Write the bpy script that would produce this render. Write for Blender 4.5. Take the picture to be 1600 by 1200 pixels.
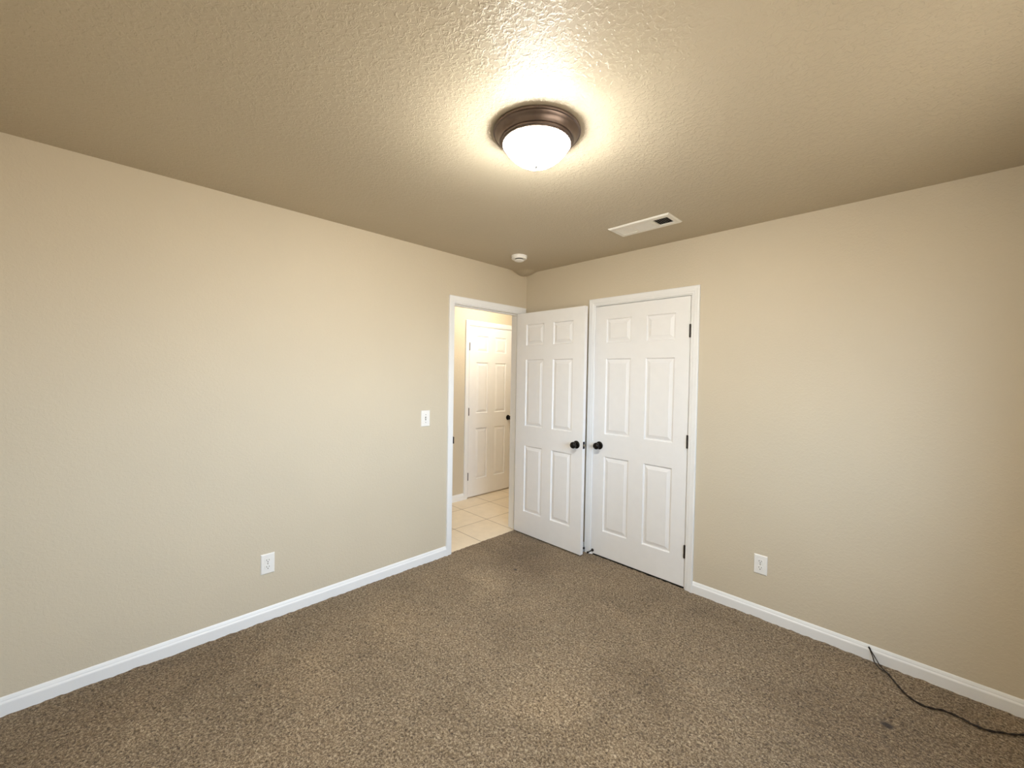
import bpy, bmesh, math, random
from mathutils import Vector, Matrix
import numpy as np

for o in list(bpy.data.objects):
    bpy.data.objects.remove(o)
sc = bpy.context.scene
COL = sc.collection

# ------------------------------------------------------------------ camera
CAM = Vector((2.7237, -2.8925, 1.4751))
YAW, PITCH, ROLL, FPX = 2.35754, -0.02177, 0.017285, 646.4
fw = Vector((math.cos(PITCH)*math.cos(YAW), math.cos(PITCH)*math.sin(YAW), math.sin(PITCH)))
r0 = Vector((math.sin(YAW), -math.cos(YAW), 0))
u0 = r0.cross(fw)
rt = math.cos(ROLL)*r0 + math.sin(ROLL)*u0
up = -math.sin(ROLL)*r0 + math.cos(ROLL)*u0
cd = bpy.data.cameras.new('camera')
cd.sensor_fit = 'HORIZONTAL'; cd.sensor_width = 36.0
cd.lens = FPX/1600*36.0
cd.clip_start = 0.02
cam = bpy.data.objects.new('camera', cd); COL.objects.link(cam)
M = Matrix((rt, up, -fw)).transposed().to_4x4(); M.translation = CAM
cam.matrix_world = M
sc.camera = cam

# ------------------------------------------------------------------ daylight, lamps, exposure
WORLD_STRENGTH = 14.0
DOME_STRENGTH = 178.0
HALL_WATTS = 25.0
sc.view_settings.view_transform = 'Standard'
sc.view_settings.look = 'None'
sc.view_settings.exposure = 0.05
sc.view_settings.gamma = 1.0
sc.view_settings.use_curve_mapping = False
sc.cycles.use_denoising = True
sc.cycles.max_bounces = 12
sc.cycles.diffuse_bounces = 8
sc.cycles.sample_clamp_indirect = 8.0

w = bpy.data.worlds.new('sky'); sc.world = w; w.use_nodes = True
nt = w.node_tree; nt.nodes.clear()
wo = nt.nodes.new('ShaderNodeOutputWorld'); bg = nt.nodes.new('ShaderNodeBackground')
tc = nt.nodes.new('ShaderNodeTexCoord'); sx = nt.nodes.new('ShaderNodeSeparateXYZ')
cr = nt.nodes.new('ShaderNodeValToRGB'); mr = nt.nodes.new('ShaderNodeMapRange')
mr.inputs[1].default_value = -1; mr.inputs[2].default_value = 1
cr.color_ramp.elements[0].position = 0.42; cr.color_ramp.elements[0].color = (0.45, 0.40, 0.33, 1)
cr.color_ramp.elements[1].position = 0.54; cr.color_ramp.elements[1].color = (0.66, 0.86, 1.10, 1)
nt.links.new(tc.outputs['Generated'], sx.inputs[0]); nt.links.new(sx.outputs[2], mr.inputs[0])
nt.links.new(mr.outputs[0], cr.inputs[0]); nt.links.new(cr.outputs[0], bg.inputs[0])
bg.inputs[1].default_value = WORLD_STRENGTH
nt.links.new(bg.outputs[0], wo.inputs[0])

ROOM_X, ROOM_Y, H = 3.20, -3.32, 2.44           # room: x 0..3.2, y -3.32..0
WIN = (-2.45, -0.95, 0.85, 2.08)                # window in the wall x = 3.2: y0, y1, z0, z1
pl = bpy.data.lights.new('window_daylight', 'AREA'); pl.shape = 'RECTANGLE'
pl.size = WIN[1]-WIN[0]; pl.size_y = WIN[3]-WIN[2]; pl.cycles.is_portal = True
po = bpy.data.objects.new('window_daylight', pl); COL.objects.link(po)
po.location = (ROOM_X+0.125, (WIN[0]+WIN[1])/2, (WIN[2]+WIN[3])/2)
po.rotation_euler = Vector((-1, 0, 0)).to_track_quat('-Z', 'Y').to_euler()

hl = bpy.data.lights.new('hall_lamp', 'POINT'); hl.energy = HALL_WATTS; hl.color = (1.0, 0.93, 0.80)
hl.shadow_soft_size = 0.10
ho = bpy.data.objects.new('hall_lamp', hl); COL.objects.link(ho); ho.location = (-0.46, 0.30, 2.30)

# ------------------------------------------------------------------ materials
def lin(r, g, b):
    f = lambda c: (c/255/12.92) if c/255 <= 0.04045 else ((c/255+0.055)/1.055)**2.4
    return (f(r), f(g), f(b), 1)

class NT:
    def __init__(s, name):
        s.m = bpy.data.materials.new(name); s.m.use_nodes = True
        s.t = s.m.node_tree; s.b = s.t.nodes['Principled BSDF']; s.out = s.t.nodes['Material Output']
    def n(s, typ, **kw):
        x = s.t.nodes.new(typ)
        for k, v in kw.items():
            if hasattr(x, k): setattr(x, k, v)
        return x
    def l(s, a, b): s.t.links.new(a, b)
    def coord(s): return s.n('ShaderNodeTexCoord').outputs['Object']
    def noise(s, scale, detail=2, rough=0.5, vec=None, dist=0):
        x = s.n('ShaderNodeTexNoise'); x.inputs['Scale'].default_value = scale
        x.inputs['Detail'].default_value = detail; x.inputs['Roughness'].default_value = rough
        x.inputs['Distortion'].default_value = dist
        s.l(vec or s.coord(), x.inputs['Vector']); return x.outputs['Fac']
    def ramp(s, fac, stops):
        x = s.n('ShaderNodeValToRGB'); e = x.color_ramp.elements
        while len(e) < len(stops): e.new(0.5)
        for i, (p, c) in enumerate(stops):
            e[i].position = p; e[i].color = c if len(c) == 4 else (*c, 1)
        s.l(fac, x.inputs[0]); return x.outputs[0]
    def math(s, op, a, b=0.0, c=None):
        x = s.n('ShaderNodeMath', operation=op)
        for i, v in enumerate((a, b, c)):
            if v is None: continue
            if isinstance(v, (int, float)): x.inputs[i].default_value = v
            else: s.l(v, x.inputs[i])
        return x.outputs[0]
    def mix(s, fac, a, b, blend='MIX'):
        x = s.n('ShaderNodeMix', data_type='RGBA', blend_type=blend)
        for i, v in ((0, fac), (6, a), (7, b)):
            if isinstance(v, (int, float)): x.inputs[i].default_value = v
            elif isinstance(v, tuple): x.inputs[i].default_value = v
            else: s.l(v, x.inputs[i])
        return x.outputs[2]
    def bump(s, h, strength, dist):
        x = s.n('ShaderNodeBump'); x.inputs['Strength'].default_value = strength
        x.inputs['Distance'].default_value = dist
        s.l(h, x.inputs['Height']); s.l(x.outputs[0], s.b.inputs['Normal'])

def plain(name, col, rough=0.5, metal=0.0, var=0.03, scale=60, spec=0.5, bump=0.0):
    k = NT(name)
    n = k.noise(scale, 3)
    dark = tuple(c*(1-var) for c in col[:3])+(1,); lite = tuple(min(1, c*(1+var)) for c in col[:3])+(1,)
    k.l(k.ramp(n, [(0.3, dark), (0.7, lite)]), k.b.inputs['Base Color'])
    k.b.inputs['Roughness'].default_value = rough; k.b.inputs['Metallic'].default_value = metal
    k.b.inputs['Specular IOR Level'].default_value = spec
    if bump: k.bump(n, 0.4, bump)
    return k.m

def paint(name, col, rough, spec, amount, scale):
    k = NT(name); v = k.coord()
    big = k.noise(1.3, 2, 0.5, v)
    c0 = tuple(c*0.975 for c in col[:3])+(1,); c1 = tuple(c*1.02 for c in col[:3])+(1,)
    k.l(k.ramp(big, [(0.3, c0), (0.7, c1)]), k.b.inputs['Base Color'])
    k.b.inputs['Roughness'].default_value = rough
    k.b.inputs['Specular IOR Level'].default_value = spec
    a = k.noise(scale, 4, 0.6, v, 0.6)
    blobs = k.ramp(a, [(0.46, (0, 0, 0)), (0.60, (1, 1, 1))])
    fine = k.noise(scale*4, 2, 0.5, v)
    h = k.math('MULTIPLY_ADD', fine, 0.25, blobs)
    k.bump(h, 1.0, amount)
    return k.m

WALLC = lin(208, 197, 176)
CEILC = lin(190, 179, 158)
m_wall = paint('wall_paint', WALLC, 0.55, 0.35, 0.0003, 70)
m_ceil = paint('ceiling_paint', CEILC, 0.42, 0.30, 0.0010, 60)
m_hall = paint('hall_paint', WALLC, 0.55, 0.35, 0.0006, 70)
m_trim = plain('white_trim_paint', lin(240, 241, 242), 0.35, var=0.01, scale=8)
m_door = plain('white_door_paint', lin(240, 240, 241), 0.38, var=0.012, scale=14, bump=0.0004)
m_plast = plain('white_plastic', lin(240, 239, 236), 0.32, var=0.01)
m_slot = plain('dark_slot', lin(40, 38, 36), 0.6)
m_black = plain('oil_rubbed_bronze', lin(26, 22, 20), 0.28, metal=0.6, var=0.2, scale=30)
m_hinge = plain('dark_bronze_hinge', lin(46, 36, 30), 0.45, metal=0.3, var=0.2)
m_steel = plain('latch_steel', lin(190, 186, 178), 0.25, metal=1.0)
m_pan = plain('brushed_bronze', lin(116, 102, 95), 0.36, metal=0.8, var=0.12, scale=25)
m_finial = plain('dark_finial', lin(20, 18, 17), 0.7, spec=0.1)
m_unlit = plain('unlit_black', lin(24, 22, 20), 0.9)  # near-black colour standing in for unlit depth
m_vent = plain('white_enamel', lin(232, 230, 224), 0.4, var=0.01)
m_cord = plain('brown_cord', lin(38, 28, 24), 0.35, var=0.25, scale=200)
m_tip = plain('black_rubber', lin(22, 20, 20), 0.6)
m_vinyl = plain('white_vinyl', lin(238, 238, 236), 0.4, var=0.01)

def dome_mat():
    k = NT('frosted_glass_lit')
    e = k.n('ShaderNodeEmission'); e.inputs[0].default_value = (1.0, 0.975, 0.89, 1); e.inputs[1].default_value = DOME_STRENGTH
    k.l(e.outputs[0], k.out.inputs['Surface']); return k.m
m_dome = dome_mat()

def glass_mat():
    k = NT('window_glass')
    t = k.n('ShaderNodeBsdfTransparent'); g = k.n('ShaderNodeBsdfGlossy'); g.inputs['Roughness'].default_value = 0.02
    fr = k.n('ShaderNodeFresnel'); fr.inputs[0].default_value = 1.45
    mx = k.n('ShaderNodeMixShader'); k.l(fr.outputs[0], mx.inputs[0])
    k.l(t.outputs[0], mx.inputs[1]); k.l(g.outputs[0], mx.inputs[2]); k.l(mx.outputs[0], k.out.inputs['Surface'])
    return k.m
m_glass = glass_mat()

def spot(k, v, x, y, rad, soft):
    """1 inside a round patch of the carpet, 0 outside"""
    s = k.n('ShaderNodeVectorMath', operation='DISTANCE'); k.l(v, s.inputs[0]); s.inputs[1].default_value = (x, y, 0)
    mrn = k.n('ShaderNodeMapRange', interpolation_type='SMOOTHSTEP')
    mrn.inputs[1].default_value = rad; mrn.inputs[2].default_value = max(0.0, rad-soft)
    mrn.inputs[3].default_value = 0; mrn.inputs[4].default_value = 1
    k.l(s.outputs['Value'], mrn.inputs[0]); return mrn.outputs[0]

def carpet_mat():
    k = NT('carpet_pile'); v = k.coord()
    tuft = k.noise(105, 3, 0.72, v, 0.6)
    fine = k.noise(330, 2, 0.6, v)
    f = k.math('MULTIPLY_ADD', fine, 0.35, k.math('MULTIPLY', tuft, 0.75))
    col = k.ramp(f, [(0.38, lin(42, 31, 20)), (0.49, lin(109, 90, 67)), (0.58, lin(149, 129, 102)), (0.69, lin(198, 179, 151))])
    nap = k.noise(2.6, 3, 0.6, v, 0.8)          # brushed and trodden nap
    napc = k.ramp(nap, [(0.36, (0.88, 0.87, 0.85)), (0.50, (1, 1, 1)), (0.64, (1.08, 1.07, 1.06))])
    col = k.mix(1.0, col, napc, 'MULTIPLY')
    wig = k.n('ShaderNodeVectorMath', operation='MULTIPLY_ADD')   # ragged outlines for the stains
    nz = k.n('ShaderNodeTexNoise'); nz.inputs['Scale'].default_value = 7; k.l(v, nz.inputs['Vector'])
    k.l(nz.outputs['Color'], wig.inputs[0]); wig.inputs[1].default_value = (0.34, 0.34, 0); k.l(v, wig.inputs[2])
    off = k.n('ShaderNodeVectorMath', operation='SUBTRACT'); k.l(wig.outputs[0], off.inputs[0]); off.inputs[1].default_value = (0.17, 0.17, 0)
    vv = off.outputs[0]
    for (x, y, rad, soft, c, amt) in (
            (0.40, -0.42, 0.36, 0.32, (0.72, 0.68, 0.63, 1), 0.75),   # trodden dirt inside the door
            (0.66, -0.56, 0.28, 0.26, (0.72, 0.67, 0.61, 1), 0.75),
            (0.46, -0.93, 0.19, 0.15, (1.24, 1.25, 1.26, 1), 0.8),    # pale rubbed patches
            (0.62, -1.02, 0.17, 0.15, (1.18, 1.19, 1.20, 1), 0.7),
            (0.56, -1.66, 0.30, 0.28, (1.20, 1.18, 1.15, 1), 0.7),
            (0.62, -2.20, 0.30, 0.28, (1.18, 1.16, 1.13, 1), 0.6),
            (0.47, -2.72, 0.14, 0.12, (1.22, 1.22, 1.22, 1), 0.7),
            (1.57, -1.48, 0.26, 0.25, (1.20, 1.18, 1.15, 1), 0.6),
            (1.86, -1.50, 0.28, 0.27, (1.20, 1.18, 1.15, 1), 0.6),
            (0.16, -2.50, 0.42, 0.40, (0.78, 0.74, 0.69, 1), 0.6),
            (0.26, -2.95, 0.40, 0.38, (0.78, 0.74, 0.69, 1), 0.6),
            (1.82, -1.08, 0.34, 0.32, (0.82, 0.79, 0.75, 1), 0.6),
            (2.50, -0.64, 0.50, 0.48, (0.78, 0.73, 0.66, 1), 0.7),
            (1.10, -1.22, 0.30, 0.28, (0.88, 0.86, 0.83, 1), 0.6)):
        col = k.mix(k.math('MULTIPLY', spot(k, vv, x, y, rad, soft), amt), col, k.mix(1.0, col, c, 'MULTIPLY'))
    for (x, y, rad, soft, amt) in ((0.558, -0.664, 0.022, 0.016, 0.75), (2.643, -0.502, 0.030, 0.02, 0.95), (2.64, -0.585, 0.02, 0.018, 0.5)):
        col = k.mix(k.math('MULTIPLY', spot(k, v, x, y, rad, soft), amt), col, lin(40, 28, 22))
    k.l(col, k.b.inputs['Base Color'])
    k.b.inputs['Roughness'].default_value = 0.95; k.b.inputs['Specular IOR Level'].default_value = 0.1
    k.b.inputs['Sheen Weight'].default_value = 0.15; k.b.inputs['Sheen Roughness'].default_value = 0.5
    k.bump(f, 1.0, 0.012)
    return k.m
m_carpet = carpet_mat()

def tile_mat():
    k = NT('beige_floor_tile'); v = k.coord()
    mp = k.n('ShaderNodeMapping'); k.l(v, mp.inputs[0]); mp.inputs['Location'].default_value = (0, 0.10, 0)
    br = k.n('ShaderNodeTexBrick'); br.offset = 0.0; br.squash = 1.0
    k.l(mp.outputs[0], br.inputs['Vector'])
    br.inputs['Scale'].default_value = 1; br.inputs['Brick Width'].default_value = 0.41; br.inputs['Row Height'].default_value = 0.41
    br.inputs['Mortar Size'].default_value = 0.0035; br.inputs['Mortar Smooth'].default_value = 0.3
    br.inputs['Color1'].default_value = lin(240, 228, 208); br.inputs['Color2'].default_value = lin(236, 223, 202)
    br.inputs['Mortar'].default_value = lin(150, 130, 108)
    n = k.noise(9, 4, 0.6, v)
    c = k.mix(1.0, br.outputs['Color'], k.ramp(n, [(0.3, (0.93, 0.92, 0.90)), (0.7, (1.03, 1.02, 1.0))]), 'MULTIPLY')
    k.l(c, k.b.inputs['Base Color']); k.b.inputs['Roughness'].default_value = 0.38
    k.bump(k.math('SUBTRACT', 1.0, br.outputs['Fac']), 0.5, 0.002)
    return k.m
m_tile = tile_mat()

# ------------------------------------------------------------------ mesh helpers
def obj(name, bm, mat, parent=None, smooth=False, loc=None, rotz=0.0):
    bmesh.ops.recalc_face_normals(bm, faces=bm.faces)
    me = bpy.data.meshes.new(name); bm.to_mesh(me); bm.free()
    if mat: me.materials.append(mat)
    if smooth:
        me.shade_smooth()
        try: me.set_sharp_from_angle(angle=math.radians(38))
        except Exception: pass
    o = bpy.data.objects.new(name, me); COL.objects.link(o)
    if parent: o.parent = parent
    if loc: o.location = loc
    o.rotation_euler.z = rotz
    return o

def tag(o, label, cat, group=None, kind=None):
    o['label'] = label; o['category'] = cat
    if group: o['group'] = group
    if kind: o['kind'] = kind
    return o

def thing(name, label, cat, loc=(0, 0, 0), rotz=0.0, group=None):
    o = bpy.data.objects.new(name, None); o.empty_display_size = 0.05; COL.objects.link(o)
    o.location = loc; o.rotation_euler.z = rotz
    return tag(o, label, cat, group)

def box(bm, a, b, bevel=0.0, seg=2):
    x0, y0, z0 = a; x1, y1, z1 = b
    r = bmesh.ops.create_cube(bm, size=1.0)
    vs = r['verts']
    for v in vs:
        v.co = Vector((x0 + (v.co.x+0.5)*(x1-x0), y0 + (v.co.y+0.5)*(y1-y0), z0 + (v.co.z+0.5)*(z1-z0)))
    if bevel:
        es = {e for v in vs for e in v.link_edges}
        bmesh.ops.bevel(bm, geom=list(es), offset=bevel, segments=seg, profile=0.5, affect='EDGES')

def lathe(bm, prof, axis='Z', seg=48, at=(0, 0, 0), sx=1.0, sy=1.0):
    """prof: list of (radius, height along axis)"""
    rings = []; at = Vector(at)
    def P(r, h, a):
        x, y = r*math.cos(a)*sx, r*math.sin(a)*sy
        if axis == 'Z': return at + Vector((x, y, h))
        if axis == 'Y': return at + Vector((x, h, y))
        return at + Vector((h, x, y))
    for r, h in prof:
        if r < 1e-6: rings.append([bm.verts.new(P(0, h, 0))])
        else: rings.append([bm.verts.new(P(r, h, 2*math.pi*i/seg)) for i in range(seg)])
    for A, B in zip(rings, rings[1:]):
        if len(A) == 1 and len(B) == 1: continue
        for i in range(seg):
            j = (i+1) % seg
            if len(A) == 1: bm.faces.new((A[0], B[i], B[j]))
            elif len(B) == 1: bm.faces.new((A[i], A[j], B[0]))
            else: bm.faces.new((A[i], A[j], B[j], B[i]))
    for R in (rings[0], rings[-1]):
        if len(R) > 1: bm.faces.new(R)

def tube(bm, pts, rad, seg=8):
    pts = [Vector(p) for p in pts]; rings = []
    n = Vector((0, 0, 1))
    for i, p in enumerate(pts):
        t = (pts[min(i+1, len(pts)-1)] - pts[max(i-1, 0)]).normalized()
        n = (n - t*n.dot(t)); n = n.normalized() if n.length > 1e-4 else t.orthogonal().normalized()
        b = t.cross(n)
        rings.append([bm.verts.new(p + (n*math.cos(a)+b*math.sin(a))*rad) for a in [2*math.pi*k/seg for k in range(seg)]])
    for A, B in zip(rings, rings[1:]):
        for i in range(seg):
            j = (i+1) % seg; bm.faces.new((A[i], A[j], B[j], B[i]))
    bm.faces.new(rings[0]); bm.faces.new(rings[-1])

def spline(pts, n=8):
    """Catmull-Rom through pts"""
    P = [Vector(p) for p in pts]; P = [2*P[0]-P[1]] + P + [2*P[-1]-P[-2]]; out = []
    for i in range(1, len(P)-2):
        for k in range(n):
            t = k/n; a, b, c, d = P[i-1:i+3]
            out.append(0.5*((2*b) + (c-a)*t + (2*a-5*b+4*c-d)*t*t + (3*b-a-3*c+d)*t**3))
    out.append(P[-2]); return out

def prism(bm, outline, f, d0, d1):
    """outline: 2D polygon; f(u, v, d) -> point; extruded from d0 to d1"""
    A = [bm.verts.new(f(u, v, d0)) for u, v in outline]; B = [bm.verts.new(f(u, v, d1)) for u, v in outline]
    n = len(outline)
    fa = bm.faces.new(A); fb = bm.faces.new(B)
    for i in range(n):
        j = (i+1) % n; bm.faces.new((A[i], A[j], B[j], B[i]))
    fa.normal_update(); fb.normal_update()
    bmesh.ops.triangulate(bm, faces=[fa, fb], quad_method='BEAUTY', ngon_method='EAR_CLIP')

def structure(name, bm, mat, label, cat, smooth=False):
    o = obj(name, bm, mat, None, smooth); return tag(o, label, cat, kind='structure')

# ------------------------------------------------------------------ room shell
T = 0.115
HX = -1.085                     # far wall of the hallway
# bedroom doorway: clear opening y -0.847..-0.077, head at 2.047
DY0, DY1, DZ = -0.847, -0.077, 2.049
CX0, CX1 = 0.785, 1.561         # closet clear opening
HY0, HY1 = 0.188, 0.904         # hall door clear opening
J = 0.019                       # jamb board thickness

bm = bmesh.new()
prism(bm, [(ROOM_Y-T, -0.02), (DY0-J, -0.02), (DY0-J, DZ+J), (DY1+J, DZ+J), (DY1+J, -0.02), (2.0, -0.02), (2.0, H+0.02), (ROOM_Y-T, H+0.02)],
      lambda u, v, d: (d, u, v), -T, 0.0)
structure('wall_left', bm, m_wall, 'beige painted wall on the left with the open doorway', 'wall')
bm = bmesh.new()
prism(bm, [(0.0, -0.02), (CX0-J, -0.02), (CX0-J, DZ+J), (CX1+J, DZ+J), (CX1+J, -0.02), (ROOM_X+T, -0.02), (ROOM_X+T, H+0.02), (0.0, H+0.02)],
      lambda u, v, d: (u, d, v), 0.0, T)
structure('wall_right', bm, m_wall, 'beige painted wall on the right with the closed closet door', 'wall')
bm = bmesh.new(); box(bm, (0.0, ROOM_Y-T, -0.02), (ROOM_X+T, ROOM_Y, H+0.02))
structure('wall_rear', bm, m_wall, 'beige painted wall behind the viewer', 'wall')
bm = bmesh.new()
y0, y1, z0, z1 = WIN
box(bm, (ROOM_X, ROOM_Y, -0.02), (ROOM_X+T, y0, H+0.02)); box(bm, (ROOM_X, y1, -0.02), (ROOM_X+T, 0.0, H+0.02))
box(bm, (ROOM_X, y0, -0.02), (ROOM_X+T, y1, z0)); box(bm, (ROOM_X, y0, z1), (ROOM_X+T, y1, H+0.02))
structure('wall_outer', bm, m_wall, 'beige painted outer wall with the bedroom window, facing the left wall', 'wall')

# closet behind the closed door
bm = bmesh.new()
box(bm, (0.0, 0.78, -0.02), (2.0, 0.84, H+0.02)); box(bm, (1.95, T, -0.02), (2.0, 0.78, H+0.02))
structure('wall_closet', bm, m_wall, 'closet walls hidden behind the closed white door', 'wall')
bm = bmesh.new(); box(bm, (0.0, 0.0, -0.06), (2.0, 0.84, -0.012))
structure('floor_closet', bm, m_unlit, 'closet floor coloured near-black for the shaded gap under the closed door', 'floor')  # shade under the door is put into the floor colour

# hallway
bm = bmesh.new()
prism(bm, [(-1.6, -0.02), (HY0-J, -0.02), (HY0-J, DZ+J), (HY1+J, DZ+J), (HY1+J, -0.02), (2.0, -0.02), (2.0, H+0.02), (-1.6, H+0.02)],
      lambda u, v, d: (d, u, v), HX-T, HX)
structure('wall_hall', bm, m_hall, 'beige hallway wall seen through the open doorway', 'wall')
bm = bmesh.new(); box(bm, (HX, -1.6, -0.02), (-T, -1.5, H+0.02)); box(bm, (HX, 1.9, -0.02), (-T, 2.0, H+0.02))
structure('wall_hall_end', bm, m_hall, 'end walls of the hallway beyond the doorway', 'wall')
bm = bmesh.new(); box(bm, (HX-T-0.06, HY0-0.1, -0.06), (HX-T, HY1+0.1, H))
structure('wall_hall_shade', bm, m_unlit, 'near-black panel standing for the unlit space behind the hallway door', 'wall')  # flat panel, darkness of the unlit room painted on
bm = bmesh.new(); box(bm, (HX-T, -1.6, -0.06), (-0.012, 2.0, 0.0))
structure('floor_hall', bm, m_tile, 'beige square ceramic tile floor of the hallway', 'floor')

# ceiling slab, with the small sagging lump of filler in the far corner
bm = bmesh.new()
box(bm, (HX-T-0.06, ROOM_Y-T, H), (ROOM_X+T, 2.0, H+0.08))
N = 14
g = {}
for i in range(N+1):
    for j in range(N+1):
        x, y = 0.20*i/N, -0.22*j/N
        rr = math.hypot(x/0.17, (y+0.075)/0.13)
        g[i, j] = bm.verts.new((x-0.001, y+0.001, H+0.001-0.036*max(0.0, 1-rr*rr)**1.5 if rr < 1 else H+0.001))
for i in range(N):
    for j in range(N):
        bm.faces.new((g[i, j], g[i+1, j], g[i+1, j+1], g[i, j+1]))
structure('ceiling', bm, m_ceil, 'beige textured ceiling', 'ceiling', smooth=True)

# carpet: a finely uneven surface
rng = np.random.default_rng(7)
step = 0.012
nx, ny = int((ROOM_X+0.012)/step)+1, int((-ROOM_Y)/step)+1
xs = np.linspace(-0.012, ROOM_X, nx); ys = np.linspace(ROOM_Y, 0.0, ny)
hgt = rng.normal(0, 1, (ny, nx))
hgt = (hgt + np.roll(hgt, 1, 0) + np.roll(hgt, 1, 1) + np.roll(hgt, (1, 1), (0, 1)))/2
hgt = hgt*0.0016
XX, YY = np.meshgrid(xs, ys)
verts = np.stack([XX, YY, hgt], -1).reshape(-1, 3)
faces = [(r*nx+c, r*nx+c+1, (r+1)*nx+c+1, (r+1)*nx+c) for r in range(ny-1) for c in range(nx-1)]
me = bpy.data.meshes.new('floor'); me.from_pydata(verts.tolist(), [], faces); me.materials.append(m_carpet); me.shade_smooth()
fl = bpy.data.objects.new('floor', me); COL.objects.link(fl)
tag(fl, 'brown speckled cut pile carpet floor with trodden patches', 'carpet', kind='structure')

# ------------------------------------------------------------------ trim
CAS = [(0.0, 0.0), (0.0, 0.0075), (0.003, 0.0095), (0.011, 0.0105), (0.015, 0.0105), (0.019, 0.0130), (0.034, 0.0140), (0.046, 0.0160), (0.051, 0.0155), (0.054, 0.0130), (0.054, 0.0)]
def casing(bm, a0, a1, zt, f):
    """mitred casing round an opening a0..a1, inner head edge zt; f(a, z, depth)"""
    path = []
    for w_, d in CAS:
        path.append([bm.verts.new(f(a0-w_, -0.006, d)), bm.verts.new(f(a0-w_, zt+w_, d)), bm.verts.new(f(a1+w_, zt+w_, d)), bm.verts.new(f(a1+w_, -0.006, d))])
    n = len(path)
    for i in range(n):
        A, B = path[i], path[(i+1) % n]
        for k in range(3): bm.faces.new((A[k], A[k+1], B[k+1], B[k]))
    bm.faces.new([p[0] for p in path]); bm.faces.new([p[3] for p in path])

def jamb(bm, a0, a1, zt, d0, d1, f, stop):
    """three jamb boards lining an opening from depth d0 to d1, and the door stop strips"""
    def bx(u0, u1, z0_, z1_, e0, e1):
        p, q = f(u0, z0_, e0), f(u1, z1_, e1)
        box(bm, tuple(min(s, t) for s, t in zip(p, q)), tuple(max(s, t) for s, t in zip(p, q)))
    bx(a0-J, a0, -0.01, zt+J, d0, d1); bx(a1, a1+J, -0.01, zt+J, d0, d1); bx(a0, a1, zt, zt+J, d0, d1)
    s0, s1 = stop
    bx(a0, a0+0.010, -0.008, zt, s0, s1); bx(a1-0.010, a1, -0.008, zt, s0, s1); bx(a0+0.010, a1-0.010, zt-0.010, zt, s0, s1)

fL = lambda a, z, d: (d, a, z)           # room side of the left wall
fR = lambda a, z, d: (a, -d, z)          # room side of the right wall
fH = lambda a, z, d: (HX+d, a, z)        # hall side of the far hall wall
fLh = lambda a, z, d: (-T-d, a, z)       # hall side of the left wall

bm = bmesh.new(); casing(bm, DY0-0.006, DY1+0.006, DZ+0.006, fL)
t1 = structure('trim_1', bm, m_trim, 'white casing round the open bedroom doorway in the left wall', 'door trim')
bm = bmesh.new(); casing(bm, DY0-0.006, DY1+0.006, DZ+0.006, fLh); obj('hall_casing', bm, m_trim, t1)
bm = bmesh.new(); jamb(bm, DY0, DY1, DZ, -T, 0.0, fL, (-0.075, -0.040)); obj('jamb', bm, m_trim, t1)
bm = bmesh.new(); box(bm, (-0.034, DY0-0.001, 0.905), (0.0015, DY0+0.0016, 0.965), 0.0006, 1)
box(bm, (-0.0005, DY0-0.0028, 0.908), (0.0150, DY0+0.0012, 0.962), 0.0008, 1)
so = obj('strike_plate', bm, m_hinge, t1); so['label'] = 'dark bronze strike plate on the left jamb'

bm = bmesh.new(); casing(bm, CX0-0.002, CX1+0.007, DZ+0.006, fR)
t2 = structure('trim_2', bm, m_trim, 'white casing round the closed closet door in the right wall', 'door trim')
bm = bmesh.new(); jamb(bm, CX0, CX1, DZ, -T, 0.0, fR, (-0.075, -0.040)); obj('jamb', bm, m_trim, t2)

bm = bmesh.new(); casing(bm, HY0-0.006, HY1+0.006, DZ+0.006, fH)
t3 = structure('trim_3', bm, m_trim, 'white casing round the hallway door beyond the doorway', 'door trim')
bm = bmesh.new(); jamb(bm, HY0, HY1, DZ, -T, 0.0, fH, (-0.075, -0.040)); obj('jamb', bm, m_trim, t3)

BB = [(0.0, -0.012), (0.0135, -0.012), (0.0135, 0.050), (0.0125, 0.054), (0.0085, 0.060), (0.0080, 0.064), (0.0050, 0.072), (0.0020, 0.077), (0.0, 0.077)]
def baseboard(name, runs, f, label):
    bm = bmesh.new()
    for a0, a1 in runs:
        A = [bm.verts.new(f(a0, z, d)) for d, z in BB]; B = [bm.verts.new(f(a1, z, d)) for d, z in BB]; n = len(BB)
        for i in range(n): bm.faces.new((A[i], A[(i+1) % n], B[(i+1) % n], B[i]))
        bm.faces.new(A); bm.faces.new(B)
    return structure(name, bm, m_trim, label, 'baseboard')
CW = 0.060
baseboard('baseboard_left', [(ROOM_Y, DY0-CW)], fL, 'white baseboard along the left wall')
baseboard('baseboard_right', [(CX1+CW, ROOM_X), (0.0, CX0-CW)], fR, 'white baseboard along the right wall')
baseboard('baseboard_rear', [(0.0, ROOM_X)], lambda a, z, d: (a, ROOM_Y+d, z), 'white baseboard along the wall behind the viewer')
baseboard('baseboard_outer', [(ROOM_Y, 0.0)], lambda a, z, d: (ROOM_X-d, a, z), 'white baseboard under the bedroom window')
baseboard('baseboard_hall', [(-1.5, HY0-CW), (HY1+CW, 1.9)], fH, 'white baseboard on the hallway wall beyond the doorway')

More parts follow.
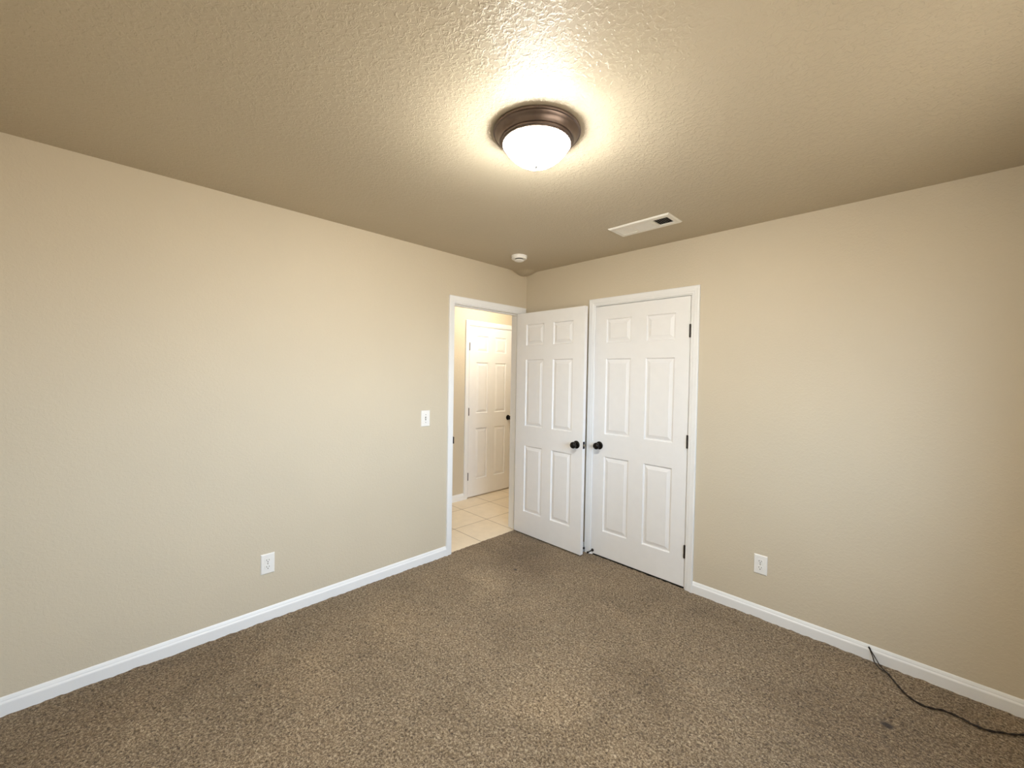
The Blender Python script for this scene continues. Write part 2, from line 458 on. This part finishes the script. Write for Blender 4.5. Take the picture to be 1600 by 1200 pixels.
# ------------------------------------------------------------------ doors
PZ = [(0.205, 0.816), (0.998, 1.607), (1.735, 1.925)]     # panel bottoms and tops above the door's lower edge
DT = 0.035
def leaf_bm(W, Hd, st, pw):
    """six-panel moulded door leaf: x 0..W, front face y 0, back face y DT, z 0..Hd"""
    bm = bmesh.new()
    mid = W-2*st-2*pw
    X = [0, st, st+pw, st+pw+mid, W-st, W]
    Z = [0]+[v for p in PZ for v in p]+[Hd]
    rings = [(0.0, 0.0), (0.0022, 0.0060), (0.006, 0.0105), (0.012, 0.0108), (0.035, 0.0030), (0.0365, 0.0015)]
    for side in (0, 1):
        y = lambda d: d if side == 0 else DT-d
        for i in range(5):
            for j in range(7):
                x0_, x1_, z0_, z1_ = X[i], X[i+1], Z[j], Z[j+1]
                if i in (1, 3) and j in (1, 3, 5):
                    prev = None
                    for ins, d in rings:
                        R = [bm.verts.new(p) for p in ((x0_+ins, y(d), z0_+ins), (x1_-ins, y(d), z0_+ins), (x1_-ins, y(d), z1_-ins), (x0_+ins, y(d), z1_-ins))]
                        if prev:
                            for k in range(4): bm.faces.new((prev[k], prev[(k+1) % 4], R[(k+1) % 4], R[k]))
                        prev = R
                    bm.faces.new(prev)
                else:
                    bm.faces.new([bm.verts.new(p) for p in ((x0_, y(0), z0_), (x1_, y(0), z0_), (x1_, y(0), z1_), (x0_, y(0), z1_))])
    for a, b in (((0, 0), (W, 0)), ((W, 0), (W, Hd)), ((W, Hd), (0, Hd)), ((0, Hd), (0, 0))):
        bm.faces.new([bm.verts.new(p) for p in ((a[0], 0, a[1]), (b[0], 0, b[1]), (b[0], DT, b[1]), (a[0], DT, a[1]))])
    bmesh.ops.remove_doubles(bm, verts=bm.verts, dist=1e-5)
    return bm

def knob_bm(sgn):
    """rosette, neck and round knob pointing along sgn*y from the door face"""
    bm = bmesh.new()
    prof = [(0.0, 0.0), (0.0325, 0.0), (0.0325, 0.003), (0.030, 0.006), (0.020, 0.009), (0.012, 0.011), (0.0105, 0.020), (0.012, 0.026), (0.020, 0.031),
            (0.0255, 0.038), (0.0275, 0.046), (0.0262, 0.054), (0.021, 0.061), (0.012, 0.0650), (0.0, 0.0662)]
    lathe(bm, [(r, sgn*h) for r, h in prof], 'Y', 32)
    return bm

def hinge_bm():
    bm = bmesh.new()
    lathe(bm, [(0.0, -0.0475), (0.003, -0.047), (0.0045, -0.045), (0.0045, -0.0445), (0.0062, -0.0445), (0.0062, 0.0445), (0.0045, 0.0445), (0.0045, 0.045), (0.003, 0.047), (0.0, 0.0475)], 'Z', 14)
    for z in (-0.0265, -0.009, 0.009, 0.0265):
        lathe(bm, [(0.0066, z-0.0006), (0.0066, z+0.0006)], 'Z', 14)
    return bm

def door(name, label, W, Hd, st, pw, loc, rotz, hinge_x, hinge_y, knob_x, backset_z, knobs):
    d = obj(name, leaf_bm(W, Hd, st, pw), m_door, None, False, loc, rotz)
    tag(d, label, 'door', kind='structure')
    for s in knobs:
        k = obj('door_knob', knob_bm(s), m_black, d, True, (knob_x, 0 if s < 0 else DT, backset_z)); k['label'] = 'black round door knob'
    for z in (0.25, 1.02, 1.79):
        h = obj('hinge', hinge_bm(), m_hinge, d, True, (hinge_x, hinge_y, z)); h['label'] = 'dark bronze hinge'
    return d

DH = 2.032
# bedroom door, swung a quarter turn into the room so that it stands in front of the right wall
d1 = door('door_1', 'white six panel bedroom door swung open beside the doorway', 0.762, DH, 0.115, 0.213,
          (0.002, -0.118, 0.012), 0.0, 0.003, DT+0.007, 0.762-0.060, 0.900, (-1, 1))
bm = bmesh.new(); box(bm, (0.7615, 0.0055, 0.871), (0.7633, 0.0295, 0.929), 0.0006, 1)
lp = obj('latch_plate', bm, m_black, d1); lp['label'] = 'dark latch plate on the door edge'
bm = bmesh.new(); prism(bm, [(0.0, 0.012), (0.0, 0.024), (0.010, 0.0225), (0.0115, 0.019)], lambda u, v, s: (0.762+u, v, s), 0.892, 0.908)
obj('latch_bolt', bm, m_steel, lp)

# closet door, shut
d2 = door('door_2', 'white six panel closet door shut in the right wall', 0.771, DH, 0.104, 0.220,
          (0.7875, 0.0, 0.012), 0.0, 0.771+0.0015, -0.0045, 0.060, 0.900, (-1, 1))

# hall door, shut, seen through the doorway; hinges on its left
d3 = door('door_3', 'white six panel hallway door shut beyond the open doorway', 0.710, DH, 0.110, 0.187,
          (HX, HY0+0.003, 0.012), math.pi/2, -0.002, -0.0045, 0.710-0.060, 0.915, (-1,))

def stop_bm(L):
    """rigid door stop: flange, rod and rubber-tipped head along -y"""
    bm = bmesh.new()
    lathe(bm, [(0.0, 0.0), (0.012, 0.0), (0.012, -0.003), (0.006, -0.008), (0.0045, -0.012), (0.0045, -(L-0.016)), (0.0, -(L-0.016))], 'Y', 18)
    return bm
def stop_tip(L):
    bm = bmesh.new()
    lathe(bm, [(0.0, -(L-0.016)), (0.0075, -(L-0.016)), (0.0085, -(L-0.008)), (0.0075, -(L-0.001)), (0.004, -L), (0.0, -L)], 'Y', 18)
    return bm
s1 = obj('door_stop', stop_bm(0.076), m_black, d2, True, (0.016, 0.0, 0.024)); s1['label'] = 'dark rod door stop with rubber tip'
obj('rubber_tip', stop_tip(0.076), m_tip, s1, True)
s2 = obj('door_stop', stop_bm(0.055), m_black, d1, True, (0.738, DT, 0.030)); s2.rotation_euler.z = math.pi; s2['label'] = 'dark rod door stop with rubber tip'
obj('rubber_tip', stop_tip(0.055), m_tip, s2, True)

# ------------------------------------------------------------------ window (in the outer wall, lighting the left wall)
bm = bmesh.new(); y0, y1, z0, z1 = WIN
def frame(bm, x0, x1, a0, a1, b0, b1, t):
    box(bm, (x0, a0, b0), (x1, a0+t, b1)); box(bm, (x0, a1-t, b0), (x1, a1, b1))
    box(bm, (x0, a0+t, b0), (x1, a1-t, b0+t)); box(bm, (x0, a0+t, b1-t), (x1, a1-t, b1))
frame(bm, ROOM_X+0.05, ROOM_X+0.11, y0, y1, z0, z1, 0.035)
win = structure('window_1', bm, m_vinyl, 'white framed sliding window in the outer wall', 'window')
for k, (a, b, x) in enumerate(((y0+0.035, (y0+y1)/2+0.02, 0.055), ((y0+y1)/2-0.02, y1-0.035, 0.082))):
    bm = bmesh.new(); frame(bm, ROOM_X+x, ROOM_X+x+0.022, a, b, z0+0.035, z1-0.035, 0.03); sash = obj('sash', bm, m_vinyl, win)
    bm = bmesh.new(); vs = [bm.verts.new((ROOM_X+x+0.011, p, q)) for p, q in ((a+0.03, z0+0.065), (b-0.03, z0+0.065), (b-0.03, z1-0.065), (a+0.03, z1-0.065))]
    bm.faces.new(vs); obj('pane', bm, m_glass, sash)

# ------------------------------------------------------------------ ceiling light
cl = thing('ceiling_light', 'round bronze flush mount ceiling light with lit frosted glass bowl', 'light', (1.603, -1.660, H))
bm = bmesh.new()
lathe(bm, [(0.0, 0.0), (0.166, 0.0), (0.1725, -0.003), (0.1735, -0.008), (0.1715, -0.012), (0.1655, -0.0128), (0.1640, -0.0160), (0.1585, -0.0200), (0.1525, -0.0270),
           (0.1490, -0.0345), (0.1470, -0.0405), (0.1428, -0.0410), (0.1428, -0.0465), (0.1405, -0.0488), (0.1375, -0.0490), (0.1370, -0.0525), (0.1335, -0.0540),
           (0.1290, -0.0490), (0.1280, -0.0450), (0.0, -0.0430)], 'Z', 96)
obj('mounting_pan', bm, m_pan, cl, True)
bm = bmesh.new()
prof = [(0.1280, -0.0470), (0.1308, -0.0515)]
for i in range(1, 25):
    t = (i/24)**1.5; prof.append((0.1308*math.sqrt(max(0.0, 1-t**1.28)), -0.0515-0.0835*t))
lathe(bm, prof, 'Z', 72)
gd = obj('glass_bowl', bm, m_dome, cl, True); gd['label'] = 'glowing white glass bowl'
bm = bmesh.new(); lathe(bm, [(0.0, -0.131), (0.006, -0.1335), (0.0055, -0.138), (0.0035, -0.1395), (0.0042, -0.143), (0.0028, -0.147), (0.0, -0.148)], 'Z', 20)
fi = obj('finial', bm, m_finial, cl, True); fi['label'] = 'small dark finial under the glass bowl'

# ------------------------------------------------------------------ supply air vent
av = thing('air_vent', 'white rectangular ceiling air vent with a dark louvred end', 'vent', (1.428, -0.442, H))
LX, LY = 0.2045, 0.094
secs = [(-0.172, -0.070, 1), (-0.052, 0.062, 0), (0.082, 0.176, -1)]     # x from, x to, louvre direction
bm = bmesh.new(); fr_ = 0.054
def slab(bm, x0, x1, y0_, y1_, z0_, z1_): box(bm, (x0, y0_, z0_), (x1, y1_, z1_))
outer = [(-LX, -LY), (LX, -LY), (LX, LY), (-LX, LY)]
A = [bm.verts.new((x, y, 0.0)) for x, y in outer]
B = [bm.verts.new((x, y, -0.003)) for x, y in outer]
Cc = [bm.verts.new((x*(1-0.008/abs(x)), y*(1-0.008/abs(y)), -0.009)) for x, y in outer]
for P, Q in ((A, B), (B, Cc)):
    for i in range(4): bm.faces.new((P[i], P[(i+1) % 4], Q[(i+1) % 4], Q[i]))
gx = [-LX+0.008]+[v for s in secs for v in s[:2]]+[LX-0.008]
gy = [-LY+0.008, -fr_, fr_, LY-0.008]
for i in range(7):
    for j in range(3):
        if j == 1 and i in (1, 3, 5): continue
        bm.faces.new([bm.verts.new((x, y, -0.009)) for x, y in ((gx[i], gy[j]), (gx[i+1], gy[j]), (gx[i+1], gy[j+1]), (gx[i], gy[j+1]))])
for a, b, _ in secs:
    for p, q in (((a, -fr_), (b, -fr_)), ((b, -fr_), (b, fr_)), ((b, fr_), (a, fr_)), ((a, fr_), (a, -fr_))):
        bm.faces.new([bm.verts.new(v) for v in ((*p, -0.009), (*q, -0.009), (*q, -0.0005), (*p, -0.0005))])
bmesh.ops.remove_doubles(bm, verts=bm.verts, dist=1e-5)
obj('vent_frame', bm, m_vent, av)
bm = bmesh.new(); box(bm, (-0.180, -0.060, -0.0012), (0.184, 0.060, -0.0004)); bk = obj('duct_shade_plate', bm, m_unlit, av); bk['label'] = 'near-black plate standing for the shade behind the louvres'  # no duct depth: shade behind the louvres is painted on a plate
for a, b, s in secs:
    bm = bmesh.new()
    if s:
        n = 9 if s > 0 else 7
        for k in range(n):
            x = a+(b-a)*(k+0.5)/n
            if s > 0: q = [(x-0.0048, -0.0086), (x+0.0052, -0.0030), (x+0.0052, -0.0022), (x-0.0048, -0.0078)]
            else: q = [(x+0.0034, -0.0086), (x-0.0036, -0.0026), (x-0.0041, -0.0026), (x+0.0029, -0.0086)]
            prism(bm, q, lambda u, v, d: (u, d, v), -fr_, fr_)
    else:
        n = 8
        for k in range(n):
            y = -fr_+2*fr_*(k+0.5)/n
            q = [(y+0.0060, -0.0086), (y-0.0064, -0.0030), (y-0.0064, -0.0022), (y+0.0060, -0.0078)]
            prism(bm, q, lambda u, v, d: (d, u, v), a, b)
    obj('louver', bm, m_vent, av)
for x in (-0.192, 0.192):
    bm = bmesh.new(); lathe(bm, [(0.0, -0.0108), (0.003, -0.0105), (0.004, -0.009), (0.0, -0.009)], 'Z', 14, (x, 0, 0)); obj('screw', bm, m_vent, av, True)

# ------------------------------------------------------------------ smoke detector
sd = thing('smoke_detector', 'small round white smoke detector on the ceiling near the corner', 'smoke detector', (0.362, -0.480, H))
bm = bmesh.new(); lathe(bm, [(0.0, 0.0), (0.064, 0.0), (0.064, -0.009), (0.062, -0.011), (0.0, -0.011)], 'Z', 48); obj('base_plate', bm, m_plast, sd, True)
bm = bmesh.new(); lathe(bm, [(0.0, -0.010), (0.061, -0.010), (0.0625, -0.013), (0.0615, -0.023), (0.058, -0.027), (0.048, -0.028), (0.046, -0.025), (0.0, -0.025)], 'Z', 48); obj('housing', bm, m_plast, sd, True)
bm = bmesh.new(); lathe(bm, [(0.0, -0.024), (0.034, -0.024), (0.034, -0.034), (0.0, -0.034)], 'Z', 32); o = obj('sensor_slot', bm, m_slot, sd, True); o['label'] = 'dark sensor opening ring'
bm = bmesh.new(); lathe(bm, [(0.0, -0.033), (0.038, -0.033), (0.040, -0.035), (0.038, -0.040), (0.030, -0.043), (0.0, -0.044)], 'Z', 40); obj('cap', bm, m_plast, sd, True)

# ------------------------------------------------------------------ wall plates (front faces -y locally)
def plate_bm(w_, h_, t=0.006):
    bm = bmesh.new()
    P = [(w_/2, h_/2, 0.0), (w_/2, h_/2, -0.002), (w_/2-0.003, h_/2-0.003, -t+0.0008), (w_/2-0.006, h_/2-0.006, -t)]
    prev = None
    for a, b, y in P:
        R = [bm.verts.new(v) for v in ((-a, y, -b), (a, y, -b), (a, y, b), (-a, y, b))]
        if prev:
            for i in range(4): bm.faces.new((prev[i], prev[(i+1) % 4], R[(i+1) % 4], R[i]))
        else: bm.faces.new(R)
        prev = R
    bm.faces.new(prev); return bm

def outlet(label, loc, rotz):
    t = thing('wall_outlet', label, 'outlet', loc, rotz, 'duplex outlets near the baseboards')
    obj('cover_plate', plate_bm(0.0735, 0.119), m_plast, t)
    for s in (-1, 1):
        bm = bmesh.new()
        pts = []
        for i in range(32):
            a = 2*math.pi*i/32; pts.append((max(-0.0172, min(0.0172, 0.0195*math.cos(a))), max(-0.0142, min(0.0142, 0.0168*math.sin(a)))+s*0.0195))
        prism(bm, pts, lambda u, v, d: (u, d, v), -0.003, -0.0078)
        rc = obj('receptacle', bm, m_plast, t)
        bm = bmesh.new()
        for x, hh in ((-0.0064, 0.0042), (0.0064, 0.0034)): box(bm, (x-0.0012, -0.0081, s*0.0195+0.0035-hh), (x+0.0012, -0.0070, s*0.0195+0.0035+hh))
        lathe(bm, [(0.0028, -0.0070), (0.0028, -0.0081)], 'Y', 14, (0.0, 0, s*0.0195-0.0075))
        sl = obj('slot', bm, m_slot, rc); sl['label'] = 'dark plug slots'
    bm = bmesh.new(); lathe(bm, [(0.0, -0.0072), (0.0025, -0.0070), (0.0032, -0.0058), (0.0, -0.0055)], 'Y', 14); obj('screw', bm, m_steel, t, True)
    return t
outlet('white duplex outlet on the left wall above the baseboard', (0.0, -2.192, 0.336), math.pi/2)
outlet('white duplex outlet on the right wall, right of the closet door', (2.028, 0.0, 0.330), 0.0)

sw = thing('light_switch', 'white toggle light switch on the left wall beside the doorway', 'light switch', (0.0, -1.114, 1.129), math.pi/2)
obj('cover_plate', plate_bm(0.0775, 0.123), m_plast, sw)
bm = bmesh.new(); box(bm, (-0.0052, -0.0066, -0.0125), (0.0052, -0.0052, 0.0125)); o = obj('toggle_slot', bm, m_slot, sw); o['label'] = 'grey slot round the toggle'
bm = bmesh.new(); prism(bm, [(-0.0060, -0.009), (-0.0165, 0.006), (-0.0150, 0.0105), (-0.0060, 0.003)], lambda u, v, d: (d, u, v), -0.0042, 0.0042); obj('toggle', bm, m_plast, sw)
for z in (-0.030, 0.030):
    bm = bmesh.new(); lathe(bm, [(0.0, -0.0072), (0.0025, -0.0070), (0.0032, -0.0058), (0.0, -0.0055)], 'Y', 14, (0, 0, z)); obj('screw', bm, m_steel, sw, True)

# ------------------------------------------------------------------ cable on the carpet
cb = thing('cable', 'thin dark twisted cable on the carpet, its tip leaning on the right baseboard', 'cable', (2.62, -0.08, 0.0))
head_a = [(2.548, -0.0185, 0.066), (2.565, -0.024, 0.042), (2.579, -0.036, 0.026), (2.593, -0.055, 0.015)]
head_b = [(2.548, -0.0190, 0.065), (2.562, -0.028, 0.034), (2.571, -0.048, 0.018), (2.594, -0.077, 0.010)]
run = [(2.619, -0.080), (2.626, -0.093), (2.66, -0.157), (2.692, -0.212), (2.721, -0.237), (2.75, -0.248), (2.781, -0.242), (2.811, -0.223), (2.838, -0.221),
       (2.864, -0.223), (2.895, -0.235), (2.926, -0.239), (2.957, -0.23), (2.988, -0.208), (3.013, -0.194), (3.051, -0.158), (3.10, -0.11), (3.15, -0.075)]
base = spline([(x, y, 0.0075) for x, y in run], 10)
org = Vector(cb.location)
for s, hd in ((1, head_a), (-1, head_b)):
    pts = []; L = 0.0
    for i, p in enumerate(base):
        if i: L += (p-base[i-1]).length
        t = (base[min(i+1, len(base)-1)]-base[max(i-1, 0)]).normalized(); side = t.cross(Vector((0, 0, 1)))
        ph = L/0.075*2*math.pi
        pts.append(p + (side*math.cos(ph) + Vector((0, 0, 1))*math.sin(ph))*0.0023*s)
    full = spline(hd+[pts[2]], 8)[:-1]+pts[2:]
    bm = bmesh.new(); tube(bm, [p-org for p in full], 0.0024, 8); obj('strand', bm, m_cord, cb, True)
bm = bmesh.new(); tube(bm, [Vector(p)-org for p in ((2.5445, -0.0175, 0.0715), (2.547, -0.018, 0.068), (2.551, -0.0195, 0.061))], 0.0042, 12)
obj('tip', bm, m_tip, cb, True)
